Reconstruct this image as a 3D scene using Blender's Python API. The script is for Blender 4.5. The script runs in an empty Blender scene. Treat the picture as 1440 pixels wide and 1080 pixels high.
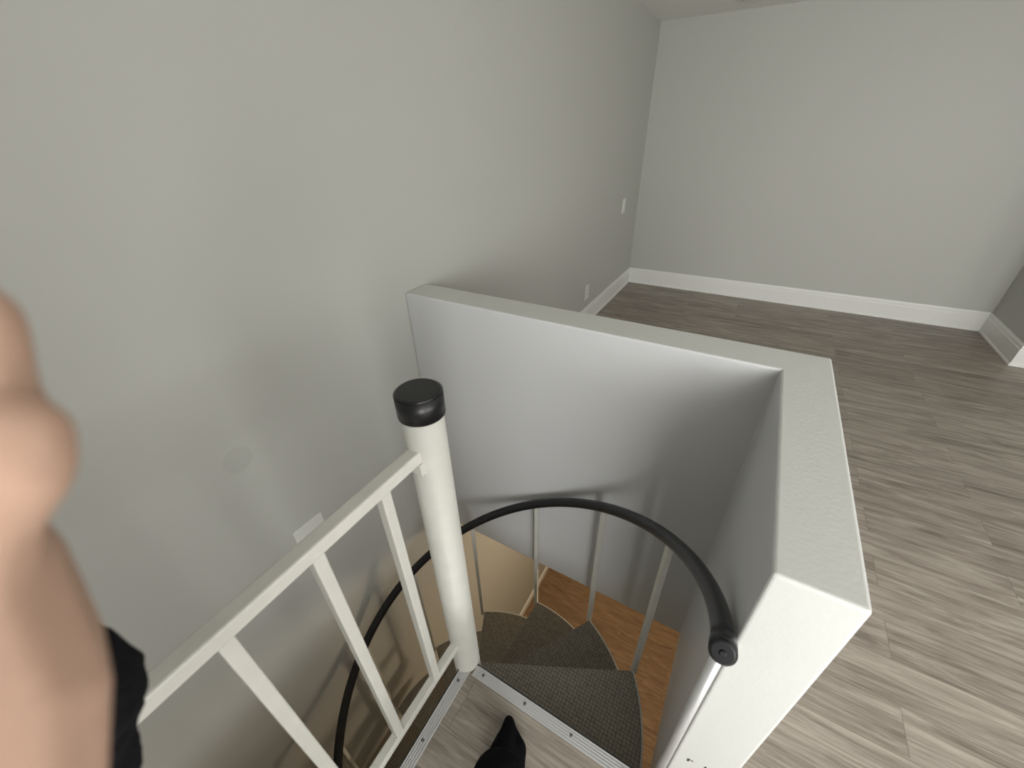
import bpy, bmesh, math, random
from mathutils import Vector, Matrix, Euler, noise
random.seed(4)
sc=bpy.context.scene
sc.view_settings.view_transform='Standard'
sc.view_settings.exposure=0
def lin(c):
    return tuple(((x/255)/12.92 if x/255<=.04045 else ((x/255+.055)/1.055)**2.4) for x in c)+(1,)
# ---------------------------------------------------------------- materials
def mat(name,col,rough=.6,metal=0,bump=0,bscale=200,var=0,vscale=3,sss=0,spec=.5,bdist=.002):
    m=bpy.data.materials.new(name); m.use_nodes=True; n=m.node_tree.nodes; l=m.node_tree.links
    b=n['Principled BSDF']; c=lin(col); b.inputs['Base Color'].default_value=c
    b.inputs['Roughness'].default_value=rough; b.inputs['Metallic'].default_value=metal
    b.inputs['Specular IOR Level'].default_value=spec
    tc=n.new('ShaderNodeTexCoord')
    if var:
        t=n.new('ShaderNodeTexNoise'); t.inputs['Scale'].default_value=vscale; t.inputs['Detail'].default_value=3
        l.new(tc.outputs['Object'],t.inputs['Vector'])
        r=n.new('ShaderNodeMapRange'); r.inputs[1].default_value=.3; r.inputs[2].default_value=.7; r.inputs[3].default_value=1-var; r.inputs[4].default_value=1+var
        l.new(t.outputs['Fac'],r.inputs[0])
        v=n.new('ShaderNodeVectorMath'); v.operation='SCALE'; v.inputs[0].default_value=c[:3]
        l.new(r.outputs[0],v.inputs['Scale']); l.new(v.outputs[0],b.inputs['Base Color'])
    if bump:
        t=n.new('ShaderNodeTexNoise'); t.inputs['Scale'].default_value=bscale; t.inputs['Detail'].default_value=2
        l.new(tc.outputs['Object'],t.inputs['Vector'])
        bp=n.new('ShaderNodeBump'); bp.inputs['Strength'].default_value=bump; bp.inputs['Distance'].default_value=bdist
        l.new(t.outputs['Fac'],bp.inputs['Height']); l.new(bp.outputs[0],b.inputs['Normal'])
    if sss:
        b.inputs['Subsurface Weight'].default_value=sss; b.inputs['Subsurface Radius'].default_value=(.01,.004,.002); b.inputs['Subsurface Scale'].default_value=.6
    return m
def plank(name,dark,mid,light,wid,length,gs=1.0,rough=.45,seam=(.6,.57,.55,1)):
    m=bpy.data.materials.new(name); m.use_nodes=True; n=m.node_tree.nodes; l=m.node_tree.links
    b=n['Principled BSDF']; b.inputs['Roughness'].default_value=rough
    tc=n.new('ShaderNodeTexCoord')
    br=n.new('ShaderNodeTexBrick'); br.offset=.37; br.inputs['Scale'].default_value=1
    br.inputs['Brick Width'].default_value=length; br.inputs['Row Height'].default_value=wid
    br.inputs['Mortar Size'].default_value=.0010; br.inputs['Mortar Smooth'].default_value=.3; br.inputs['Bias'].default_value=0
    br.inputs['Color1'].default_value=(0,0,0,1); br.inputs['Color2'].default_value=(1,1,1,1); br.inputs['Mortar'].default_value=(.5,.5,.5,1)
    l.new(tc.outputs['Object'],br.inputs['Vector'])
    sc_=n.new('ShaderNodeVectorMath'); sc_.operation='SCALE'; sc_.inputs['Scale'].default_value=7.3
    l.new(br.outputs['Color'],sc_.inputs[0])
    ad=n.new('ShaderNodeVectorMath'); ad.operation='ADD'; l.new(tc.outputs['Object'],ad.inputs[0]); l.new(sc_.outputs[0],ad.inputs[1])
    def grain(sx,sy,det,dist):
        mp=n.new('ShaderNodeMapping'); mp.inputs['Scale'].default_value=(sx*gs,sy*gs,1); l.new(ad.outputs[0],mp.inputs['Vector'])
        t=n.new('ShaderNodeTexNoise'); t.inputs['Scale'].default_value=1; t.inputs['Detail'].default_value=det; t.inputs['Roughness'].default_value=.65; t.inputs['Distortion'].default_value=dist
        l.new(mp.outputs[0],t.inputs['Vector']); return t.outputs['Fac']
    g1=grain(2.0,20,7,1.6); g2=grain(7,150,4,.4)
    mx=n.new('ShaderNodeMath'); mx.operation='MULTIPLY_ADD'; mx.inputs[1].default_value=.32
    l.new(g2,mx.inputs[0]); 
    k=n.new('ShaderNodeMath'); k.operation='MULTIPLY'; k.inputs[1].default_value=.68; l.new(g1,k.inputs[0]); l.new(k.outputs[0],mx.inputs[2])
    m2=n.new('ShaderNodeMath'); m2.operation='MULTIPLY_ADD'; m2.inputs[1].default_value=.07
    l.new(br.outputs['Color'],m2.inputs[0]); l.new(mx.outputs[0],m2.inputs[2])
    cr=n.new('ShaderNodeValToRGB'); e=cr.color_ramp.elements
    e[0].position=.38; e[0].color=lin(dark); e[1].position=.67; e[1].color=lin(light)
    x=e.new(.52); x.color=lin(mid); l.new(m2.outputs[0],cr.inputs[0])
    mm=n.new('ShaderNodeMixRGB'); mm.blend_type='MULTIPLY'; mm.inputs[2].default_value=seam
    l.new(br.outputs['Fac'],mm.inputs[0]); l.new(cr.outputs[0],mm.inputs[1]); l.new(mm.outputs[0],b.inputs['Base Color'])
    bp=n.new('ShaderNodeBump'); bp.inputs['Strength'].default_value=.25; bp.inputs['Distance'].default_value=.001
    l.new(mx.outputs[0],bp.inputs['Height']); l.new(bp.outputs[0],b.inputs['Normal'])
    return m
def carpet():
    m=bpy.data.materials.new('woven_carpet'); m.use_nodes=True; n=m.node_tree.nodes; l=m.node_tree.links
    b=n['Principled BSDF']; b.inputs['Roughness'].default_value=.95; b.inputs['Specular IOR Level'].default_value=.1
    tc=n.new('ShaderNodeTexCoord'); v=n.new('ShaderNodeTexVoronoi'); v.inputs['Scale'].default_value=80; v.inputs['Randomness'].default_value=.2
    l.new(tc.outputs['Object'],v.inputs['Vector'])
    cr=n.new('ShaderNodeValToRGB'); e=cr.color_ramp.elements; e[0].position=.1;e[0].color=lin((158,152,140)); e[1].position=.8; e[1].color=lin((98,93,84))
    l.new(v.outputs['Distance'],cr.inputs[0]); l.new(cr.outputs[0],b.inputs['Base Color'])
    bp=n.new('ShaderNodeBump'); bp.invert=True; bp.inputs['Strength'].default_value=.6; bp.inputs['Distance'].default_value=.003
    l.new(v.outputs['Distance'],bp.inputs['Height']); l.new(bp.outputs[0],b.inputs['Normal'])
    return m
M_wall=mat('greige_wall_paint',(190,190,184),.5,bump=.05,bscale=160,spec=.35)
M_half=mat('half_wall_paint',(210,211,212),.42,bump=.05,bscale=160,spec=.4)
M_white=mat('white_textured_paint',(208,209,205),.45,bump=.25,bscale=120,bdist=.002)
M_trim=mat('white_trim_paint',(232,232,228),.35)
M_ceil=mat('ceiling_paint',(240,240,236),.8,bump=.05)
M_floor=plank('grey_vinyl_plank',(108,99,90),(144,135,124),(176,167,155),.15,1.2)
M_oak=plank('oak_strip',(106,84,62),(132,106,79),(156,130,101),.06,.5,1.2,.7,(.8,.76,.72,1))
M_metal=mat('painted_white_steel',(204,203,195),.45,var=.03,vscale=20,bump=.05)
M_alu=mat('aluminium_nosing',(205,205,205),.35,.5,bump=.05,bscale=300)
M_screw=mat('screw_steel',(110,110,110),.3,.9)
M_black=mat('black_rubber',(24,24,26),.35,bump=.05)
M_rail=mat('black_vinyl_handrail',(26,27,30),.3,bump=.04,bscale=60)
M_carpet=carpet()
M_plastic=mat('white_plastic',(225,225,220),.35)
M_patch=mat('patched_paint',(184,184,178),.6,spec=.3)
M_skin=mat('skin',(186,154,135),.7,var=.05,vscale=60,bump=.1,bscale=400,sss=.1,bdist=.001,spec=.15)
M_cloth=mat('black_cloth',(26,25,28),.95,bump=.6,bscale=500,spec=.1)
M_sock=mat('black_sock',(14,14,17),.95,bump=.5,bscale=400,spec=.1)
M_slot=mat('dark_slot',(40,40,40),.6)
M_ink=mat('black_ink',(18,18,18),.6)
# ---------------------------------------------------------------- helpers
def finish(name,bm,mats,smooth=False,bevel=0,parent=None,seg=2):
    me=bpy.data.meshes.new(name); bmesh.ops.recalc_face_normals(bm,faces=bm.faces); bm.to_mesh(me); bm.free()
    o=bpy.data.objects.new(name,me); sc.collection.objects.link(o)
    for m in (mats if isinstance(mats,list) else [mats]): me.materials.append(m)
    if smooth:
        for p in me.polygons: p.use_smooth=True
    if bevel:
        md=o.modifiers.new('bevel','BEVEL'); md.width=bevel; md.segments=seg; md.limit_method='ANGLE'
    if parent: o.parent=parent
    return o
def empty(name):
    e=bpy.data.objects.new(name,None); e.empty_display_size=.1; sc.collection.objects.link(e); return e
def addbox(bm,x0,x1,y0,y1,z0,z1,mi=0):
    v=[bm.verts.new((x,y,z)) for z in (z0,z1) for x,y in ((x0,y0),(x1,y0),(x1,y1),(x0,y1))]
    for f in ((0,3,2,1),(4,5,6,7),(0,1,5,4),(1,2,6,5),(2,3,7,6),(3,0,4,7)):
        fc=bm.faces.new([v[i] for i in f]); fc.material_index=mi
def box(name,x0,x1,y0,y1,z0,z1,m,bevel=0,parent=None):
    bm=bmesh.new(); addbox(bm,x0,x1,y0,y1,z0,z1); return finish(name,bm,m,False,bevel,parent)
def addprism(bm,pts,z0,z1,mi=0,top=None):
    a=[bm.verts.new((p[0],p[1],z0)) for p in pts]; b=[bm.verts.new((p[0],p[1],z1)) for p in pts]; n=len(pts)
    bm.faces.new(a[::-1]).material_index=mi; bm.faces.new(b).material_index=mi if top is None else top
    for i in range(n): bm.faces.new((a[i],a[(i+1)%n],b[(i+1)%n],b[i])).material_index=mi
def addcyl(bm,p0,p1,r0,r1=None,seg=32,mi=0,smooth=True):
    p0=Vector(p0);p1=Vector(p1);r1=r0 if r1 is None else r1
    q=(p1-p0).to_track_quat('Z','Y').to_matrix(); A=[];B=[]
    for i in range(seg):
        t=2*math.pi*i/seg; d=q@Vector((math.cos(t),math.sin(t),0)); A.append(bm.verts.new(p0+d*r0)); B.append(bm.verts.new(p1+d*r1))
    bm.faces.new(A[::-1]).material_index=mi; bm.faces.new(B).material_index=mi
    for i in range(seg):
        f=bm.faces.new((A[i],A[(i+1)%seg],B[(i+1)%seg],B[i])); f.material_index=mi; f.smooth=smooth
def cyl(name,p0,p1,r0,m,r1=None,seg=48,bevel=0,parent=None):
    bm=bmesh.new(); addcyl(bm,p0,p1,r0,r1,seg); return finish(name,bm,m,False,bevel,parent)
def sweep_profile(name,prof,path,m):
    # path: list of (x,y,z,ox,oy): position and (mitred) outward direction
    bm=bmesh.new(); rows=[[bm.verts.new((p[0]+p[3]*o,p[1]+p[4]*o,p[2]+z)) for o,z in prof] for p in path]
    n=len(prof)
    for a,b in zip(rows,rows[1:]):
        for i in range(n): bm.faces.new((a[i],a[(i+1)%n],b[(i+1)%n],b[i]))
    bm.faces.new(rows[0][::-1]); bm.faces.new(rows[-1]); return finish(name,bm,m)
def tube(name,pts,r,m,parent=None,seg=16):
    bm=bmesh.new(); rings=[]; P=[Vector(p) for p in pts]
    for i,p in enumerate(P):
        t=(P[min(i+1,len(P)-1)]-P[max(i-1,0)]).normalized(); s=t.cross(Vector((0,0,1))).normalized(); u=s.cross(t)
        rings.append([bm.verts.new(p+s*r*math.cos(2*math.pi*k/seg)+u*r*math.sin(2*math.pi*k/seg)) for k in range(seg)])
    for a,b in zip(rings,rings[1:]):
        for k in range(seg): bm.faces.new((a[k],a[(k+1)%seg],b[(k+1)%seg],b[k]))
    bm.faces.new(rings[0][::-1]); bm.faces.new(rings[-1]); return finish(name,bm,m,True,0,parent)
def blob(name,chains,m,vox,parent=None,sm=6,scale=None):
    bm=bmesh.new()
    for ch in chains:
        for (a,ra),(b,rb) in zip(ch,ch[1:]):
            a=Vector(a);b=Vector(b); n=max(2,int((b-a).length/(min(ra,rb)*.22))+1)
            for i in range(n+1):
                t=i/n; c=a.lerp(b,t); r=ra+(rb-ra)*t
                bmesh.ops.create_icosphere(bm,subdivisions=2,radius=r,matrix=Matrix.Translation(c))
    o=finish(name,bm,m,True,0,parent)
    r=o.modifiers.new('remesh','REMESH'); r.mode='VOXEL'; r.voxel_size=vox; r.use_smooth_shade=True
    s=o.modifiers.new('smooth','SMOOTH'); s.iterations=sm; s.factor=.5
    return o
# ---------------------------------------------------------------- dimensions
Y1,T,X1,T2,Y0,H=1.161,.131,1.344,.119,.494,1.0
ZB,D,CH,XR,YR=-.379,4.694,2.311,3.035,4.039
XP,YP,L=.691,.487,2.961
XE,YB=4.6,-1.8           # east wall, wall behind the camera
HOLE=-.32
# ---------------------------------------------------------------- upper storey shell
box('wall_left',-.12,0,YB-.12,D+.12,-L,CH,M_wall)
box('wall_back',0,XR+.12,D,D+.12,0,CH,M_wall)
box('light_blocking_partition',0,1.72,-.92,-.80,0,CH,M_wall)  # unseen wall, added to keep window light off the near left wall
bm=bmesh.new(); addprism(bm,[(XR,YR),(XE+.12,YR),(XE+.12,YR+.12),(XR+.12,YR+.12),(XR+.12,D),(XR,D)],0,CH); finish('wall_alcove',bm,M_wall)
def window_unit(name,axis,c,a0,a1,z0,z1,sgn):
    bm=bmesh.new()
    def b(u0,u1,w0,w1,zz0,zz1):
        w0,w1=sorted((c+sgn*w0,c+sgn*w1))
        if axis=='x': addbox(bm,w0,w1,u0,u1,zz0,zz1)
        else: addbox(bm,u0,u1,w0,w1,zz0,zz1)
    for u0,u1,zz0,zz1 in ((a0-.07,a0,z0-.07,z1+.07),(a1,a1+.07,z0-.07,z1+.07),(a0,a1,z0-.07,z0),(a0,a1,z1,z1+.07)): b(u0,u1,-.06,.015,zz0,zz1)
    for k in (1,2):
        u=a0+(a1-a0)*k/3; b(u-.02,u+.02,-.08,-.04,z0,z1)
    b(a0,a1,-.079,-.041,(z0+z1)/2-.02,(z0+z1)/2+.02)
    finish(name,bm,M_trim,bevel=.003)
WX0,WX1,WZ0,WZ1=1.8,4.0,.7,2.1
VY0,VY1=-1.5,.6
bm=bmesh.new(); addbox(bm,XE,XE+.12,YB,VY0,0,CH);addbox(bm,XE,XE+.12,VY1,YR,0,CH);addbox(bm,XE,XE+.12,VY0,VY1,0,WZ0);addbox(bm,XE,XE+.12,VY0,VY1,WZ1,CH)
finish('wall_right',bm,M_wall)
bm=bmesh.new(); addbox(bm,0,WX0,YB-.12,YB,0,CH);addbox(bm,WX1,XE+.12,YB-.12,YB,0,CH);addbox(bm,WX0,WX1,YB-.12,YB,0,WZ0);addbox(bm,WX0,WX1,YB-.12,YB,WZ1,CH)
finish('wall_front',bm,M_wall)
window_unit('window_1','y',YB,WX0,WX1,WZ0,WZ1,1)
window_unit('window_2','x',XE,VY0,VY1,WZ0,WZ1,-1)
box('ceiling',0,XE,YB,D,CH,CH+.1,M_ceil)
bm=bmesh.new()
for a in ((0,XR,Y1+T,D),(XR,XE,Y1+T,YR),(X1+T2,XE,Y0,Y1+T),(XP,XE,HOLE,YP),(0,XE,YB,HOLE)):
    addbox(bm,a[0],a[1],a[2],a[3],-.03,0)
finish('floor',bm,M_floor)
bm=bmesh.new()
for a in ((0,XE,Y1+T,D),(X1+T2,XE,Y0,Y1+T),(XP+.01,XE,HOLE,YP-.01),(0,XE,YB,HOLE-.01)):
    addbox(bm,a[0],a[1],a[2],a[3],-.12 if a[2]==HOLE else ZB,-.03)
finish('ceiling_lower',bm,M_ceil)
# half wall (L shape)
bm=bmesh.new()
addprism(bm,[(0,Y1),(X1,Y1),(X1,Y0),(X1+T2,Y0),(X1+T2,Y1+T),(0,Y1+T)],ZB,H)
bmesh.ops.recalc_face_normals(bm,faces=bm.faces)
for f in bm.faces:
    f.normal_update()
    if f.normal.z>.5 or (f.normal.y<-.5 and f.calc_center_median().x>X1): f.material_index=1
finish('wall_half',bm,[M_half,M_white],bevel=.006,seg=3)
# baseboards
prof=[(0,0),(.022,0),(.022,.012),(.016,.02),(.016,.125),(.013,.132),(.013,.15),(.007,.165),(0,.165)]
sweep_profile('baseboard_left',prof,[(0,Y1+T,0,1,0),(0,D,0,1,0)],M_trim)
sweep_profile('baseboard_back',prof,[(0,D,0,0,-1),(XR,D,0,0,-1)],M_trim)
sweep_profile('baseboard_alcove',prof,[(XR,D,0,-1,0),(XR,YR,0,-1,-1),(XE,YR,0,0,-1)],M_trim)
sweep_profile('baseboard_right',prof,[(XE,YB,0,-1,0),(XE,YR,0,-1,0)],M_trim)
# ---------------------------------------------------------------- lower storey shell
box('floor_lower',-.12,3.2,-2.4,4.8,-L-.1,-L,M_oak)
box('wall_lower_back',0,3.2,4.6,4.7,-L,ZB,M_wall)
box('wall_lower_right',3.1,3.2,-1.8,4.6,-L,ZB,M_wall)
box('wall_lower_front',0,3.2,-1.9,-1.8,-L,ZB,M_wall)
sweep_profile('baseboard_lower',[(0,0),(.015,0),(.015,.08),(0,.1)],[(0,-1.8,-L,1,0),(0,4.6,-L,1,0)],M_trim)
# ---------------------------------------------------------------- spiral staircase
st=empty('spiral_staircase')
cyl('center_pole',(XP,YP,-L),(XP,YP,1.085),.0445,M_metal,parent=st)
bm=bmesh.new(); addcyl(bm,(XP,YP,1.07),(XP,YP,1.122),.0495,.0495,64); addcyl(bm,(XP,YP,1.122),(XP,YP,1.1265),.0495,.043,64)
finish('pole_cap',bm,M_black,parent=st)
R,Z0,RT,A0,DL,RI=.631,.812,.625,.082,.516,.214
off=.083
def P(r,th): return (XP+r*math.cos(th),YP+r*math.sin(th))
def treadpoly(th0,th1,rt,of):
    k=math.asin(of/rt); f1=th1-k; f0=th0+k
    pts=[]
    n=14
    for i in range(n+1): pts.append(P(rt,th0+(th1-th0)*i/n))
    pts.append((XP-of*math.sin(f1)+.02*math.cos(f1),YP+of*math.cos(f1)+.02*math.sin(f1)))
    mid=(th0+th1)/2+math.pi
    for a in (-.6,0,.6): pts.append(P(.075,mid+a))
    pts.append((XP+of*math.sin(f0)+.02*math.cos(f0),YP-of*math.cos(f0)+.02*math.sin(f0)))
    return pts
for n in range(1,14):
    z=-RI*n; t1=A0+DL*n; t0=t1-DL-.13
    bm=bmesh.new(); addprism(bm,treadpoly(t0,t1,RT,off),z-.045,z-.008); 
    addcyl(bm,(XP,YP,z-.10),(XP,YP,z-.002),.056)
    finish('tread_pan_%d'%n,bm,M_metal,bevel=.002,parent=st)
    bm=bmesh.new(); addprism(bm,treadpoly(t0+.004,t1-.002,RT-.008,off-.002),z-.009,z)
    finish('tread_carpet_%d'%n,bm,M_carpet,bevel=.004,parent=st)
hz=lambda th: Z0-RI/DL*th
for n in range(1,14):
    th=A0+DL*n+.02; x,y=P(.632,th)
    bm=bmesh.new()
    c,s=math.cos(th),math.sin(th); w=.009
    addprism(bm,[(x+c*a-s*b,y+s*a+c*b) for a,b in ((-w,-w),(w,-w),(w,w),(-w,w))],-RI*n-.045,hz(th)-.012)
    finish('baluster_%d'%n,bm,M_metal,bevel=.001,parent=st)
tube('handrail',[(*P(R,-.04+i*.05),hz(-.04+i*.05)) for i in range(0,136)],.0195,M_rail,st,24)
bm=bmesh.new(); e=Vector((*P(R,-.04),hz(-.04))); e2=Vector((*P(R,-.075),hz(-.075)))
addcyl(bm,e-(e2-e)*.3,e2,.0215,.0215,40); dd=(e2-e).normalized(); addcyl(bm,e2,e2+dd*.005,.0215,.0165,40)
addcyl(bm,e2+dd*.005,e2+dd*.008,.006,.004,16)
finish('handrail_end_cap',bm,M_rail,parent=st)
cyl('end_post',(*P(R+.004,-.02),0),(*P(R+.004,-.02),hz(0)-.005),.0105,M_alu,parent=st)
# landing nosings
bm=bmesh.new(); addbox(bm,XP+.045,X1,YP-.036,YP+.004,0,.004); addbox(bm,XP+.045,X1,YP-.002,YP+.004,-.045,.004)
for k in range(5): addbox(bm,XP+.05,X1,YP-.033+k*.0075,YP-.030+k*.0075,.004,.0055)
finish('nosing_entry',bm,M_alu,bevel=.0008,parent=st)
bm=bmesh.new(); addbox(bm,XP-.005,XP+.034,HOLE,YP-.03,0,.004); addbox(bm,XP-.005,XP,HOLE,YP-.03,-.045,.004)
for k in range(5): addbox(bm,XP-.001+k*.0075,XP+.002+k*.0075,HOLE,YP-.04,.004,.0055)
finish('nosing_side',bm,M_alu,bevel=.0008,parent=st)
bm=bmesh.new()
for x in (XP+.08,XP+.24,XP+.40,XP+.56): addcyl(bm,(x,YP-.016,.004),(x,YP-.016,.0075),.005,.0035,16)
for y in (YP-.07,YP-.25,YP-.43): addcyl(bm,(XP+.015,y,.004),(XP+.015,y,.0075),.005,.0035,16)
finish('nosing_screws',bm,M_screw,parent=st)
box('landing_fascia',XP,X1,YP-.01,YP-.002,-.12,-.03,M_metal,parent=st)
# guard rail on the landing
gr=empty('landing_guardrail')
GE=HOLE+.02
box('top_rail',XP-.016,XP+.016,GE,YP-.03,.968,.998,M_metal,.004,gr)
box('bottom_rail',XP-.013,XP+.013,GE,YP-.03,.155,.181,M_metal,.003,gr)
for i,y in enumerate((.347,.192,.04,-.112,-.264)):
    box('picket_%d'%(i+1),XP-.012,XP+.012,y-.012,y+.012,.175,.972,M_metal,.003,gr)
box('end_picket',XP-.013,XP+.013,GE-.02,GE+.01,.006,.98,M_metal,.003,gr)
box('weld_tab',XP-.008,XP+.022,YP-.052,YP-.036,.94,.97,M_metal,.002,gr)
# ---------------------------------------------------------------- wall plates
def plate(name,y,z,w,h,kind):
    p=empty(name)
    box('plate',0,.006,y-w/2,y+w/2,z-h/2,z+h/2,M_plastic,.002,p)
    if kind=='switch': box('rocker',.005,.010,y-.017,y+.017,z-.033,z+.033,M_plastic,.0015,p)
    if kind=='outlet':
        for s in (-.02,.02):
            box('socket',.005,.008,y-.017,y+.017,z+s-.014,z+s+.014,M_plastic,.0015,p)
            for q in (-.006,.006): box('slot',.0078,.0084,y+q-.0012,y+q+.0012,z+s-.004,z+s+.006,M_slot,0,p)
    bm=bmesh.new()
    for s in (-h*.42,h*.42): addcyl(bm,(.006,y,z+s),(.0072,y,z+s),.003,.003,12)
    finish('plate_screws',bm,M_plastic,parent=p)
plate('light_switch',4.178,.896,.085,.13,'switch')
plate('wall_outlet',3.326,.307,.085,.13,'outlet')
plate('blank_wall_plate',.462,.272,.12,.118,'blank')
cyl('wall_patch',(0,.362,.728),(.0006,.362,.728),.042,M_patch)
# small black lettering on the end of the half wall
bm=bmesh.new(); yy=Y0-.0008
for x0,x1,z0,z1 in ((1.408,1.412,.250,.274),(1.408,1.422,.270,.274),(1.372,1.376,.248,.263),(1.376,1.384,.260,.263)): addbox(bm,x0,x1,yy,Y0,z0,z1)
finish('lettering',bm,M_ink)
cf=empty('recessed_ceiling_light')
bm=bmesh.new(); addcyl(bm,(.74,4.31,CH-.012),(.74,4.31,CH),.10,.115,48); finish('trim_ring',bm,M_plastic,parent=cf)
cyl('lens',(.74,4.31,CH-.02),(.74,4.31,CH-.012),.07,M_plastic,parent=cf)
# ---------------------------------------------------------------- foot
def fpt(s,w,z):
    d=Vector((.47,-.88,0)).normalized(); n=Vector((-d.y,d.x,0)); p=Vector((.905,.418,0))+d*s+n*w; return (p.x,p.y,z)
ch=[[(fpt(.018,0,.022),.016),(fpt(.05,0,.03),.028),(fpt(.09,-.008,.036),.036),(fpt(.15,0,.045),.038),(fpt(.2,0,.06),.04),(fpt(.235,0,.04),.036)],
    [(fpt(.05,.012,.022),.02),(fpt(.085,.028,.028),.027),(fpt(.15,.02,.032),.028)],
    [(fpt(.06,-.018,.022),.02),(fpt(.10,-.034,.026),.026),(fpt(.17,-.02,.03),.028)],
    [(fpt(.2,0,.07),.038),(fpt(.225,0,.14),.038),(fpt(.24,0,.3),.056),(fpt(.25,0,.42),.062)]]
blob('foot',ch,M_sock,.004,sm=8)
# ---------------------------------------------------------------- camera
yaw,pit,ro=.545,.567,-.032
F=Vector((-math.sin(yaw)*math.cos(pit),math.cos(yaw)*math.cos(pit),-math.sin(pit)))
Rr=Vector((math.cos(yaw),math.sin(yaw),0)); U=Rr.cross(F)
R2=math.cos(ro)*Rr+math.sin(ro)*U; U2=-math.sin(ro)*Rr+math.cos(ro)*U
MW=Matrix(((R2.x,U2.x,-F.x,1.202),(R2.y,U2.y,-F.y,.008),(R2.z,U2.z,-F.z,1.562),(0,0,0,1)))
cam=bpy.data.cameras.new('camera'); co=bpy.data.objects.new('camera',cam); sc.collection.objects.link(co); co.matrix_world=MW
cam.sensor_width=36; cam.lens=565.159/1440*36; cam.clip_start=.01
cam.dof.use_dof=True; cam.dof.focus_distance=2.0; cam.dof.aperture_fstop=4.5
sc.camera=co
# ---------------------------------------------------------------- hand of the photographer
hd=empty('hand'); hd.matrix_world=MW
def q(u,v,d): return ((u-720)/565*d,(540-v)/565*d,-d)
def r(px,d=.07): return px*d/565
ch=[[(q(-120,1600,.10),r(235)),(q(-110,1250,.08),r(220)),(q(-150,1050,.072),r(235)),(q(-195,900,.07),r(215)),(q(-270,760,.07),r(190))],
    [(q(-200,1000,.07),r(190)),(q(-155,820,.068),r(145)),(q(-80,720,.068),r(102)),(q(-10,660,.069),r(86)),(q(0,625,.07),r(80))],
    [(q(-60,600,.07),r(95)),(q(-75,560,.07),r(92)),(q(-78,490,.07),r(86)),(q(-78,460,.07),r(82))],
    [(q(-250,760,.07),r(130)),(q(-200,640,.07),r(105)),(q(-100,620,.07),r(100))],
    [(q(-340,740,.078),r(110)),(q(-350,560,.078),r(80)),(q(-280,400,.078),r(74)),(q(-190,350,.08),r(66))],
    [(q(-400,760,.085),r(105)),(q(-460,580,.085),r(76)),(q(-410,420,.085),r(70)),(q(-320,340,.088),r(62))],
    [(q(-420,840,.09),r(95)),(q(-540,700,.09),r(66)),(q(-540,560,.09),r(60)),(q(-470,470,.092),r(54))]]
blob('palm_and_fingers',ch,M_skin,.0014,hd,sm=8)
sl=[[(q(50,970,.2),.030),(q(58,1015,.2),.039),(q(30,1200,.2),.045),(q(0,1700,.2),.06)],[(q(60,840,.2),.012),(q(85,930,.2),.017),(q(98,990,.2),.03)]]
s=blob('sleeve',sl,M_cloth,.003,hd,sm=2)
tx=bpy.data.textures.new('folds','CLOUDS'); tx.noise_scale=.02
dm=s.modifiers.new('folds','DISPLACE'); dm.texture=tx; dm.strength=.008; dm.mid_level=.5
# ---------------------------------------------------------------- lights
def area(name,loc,tgt,sx,sy,e,col):
    l=bpy.data.lights.new(name,'AREA'); l.shape='RECTANGLE'; l.size=sx; l.size_y=sy; l.energy=e; l.color=col
    o=bpy.data.objects.new(name,l); sc.collection.objects.link(o); o.location=loc
    o.rotation_euler=(Vector(tgt)-Vector(loc)).to_track_quat('-Z','Y').to_euler(); return o
area('window_daylight_front',((WX0+WX1)/2,YB-.02,1.4),((WX0+WX1)/2,0,1.4),2.1,1.35,112,(1,.99,.965))
area('window_daylight_side',(XE+.02,(VY0+VY1)/2,1.4),(0,(VY0+VY1)/2,1.4),2.0,1.35,44,(1,.99,.965))
lw=bpy.data.lights.new('lower_lamp','POINT'); lw.energy=38; lw.color=(1,.78,.53); lw.shadow_soft_size=.12
o=bpy.data.objects.new('lower_lamp',lw); sc.collection.objects.link(o); o.location=(1.4,2.2,-.75)
w=bpy.data.worlds.new('world'); sc.world=w; w.use_nodes=True; w.node_tree.nodes['Background'].inputs[0].default_value=(.75,.85,1,1); w.node_tree.nodes['Background'].inputs[1].default_value=1.0
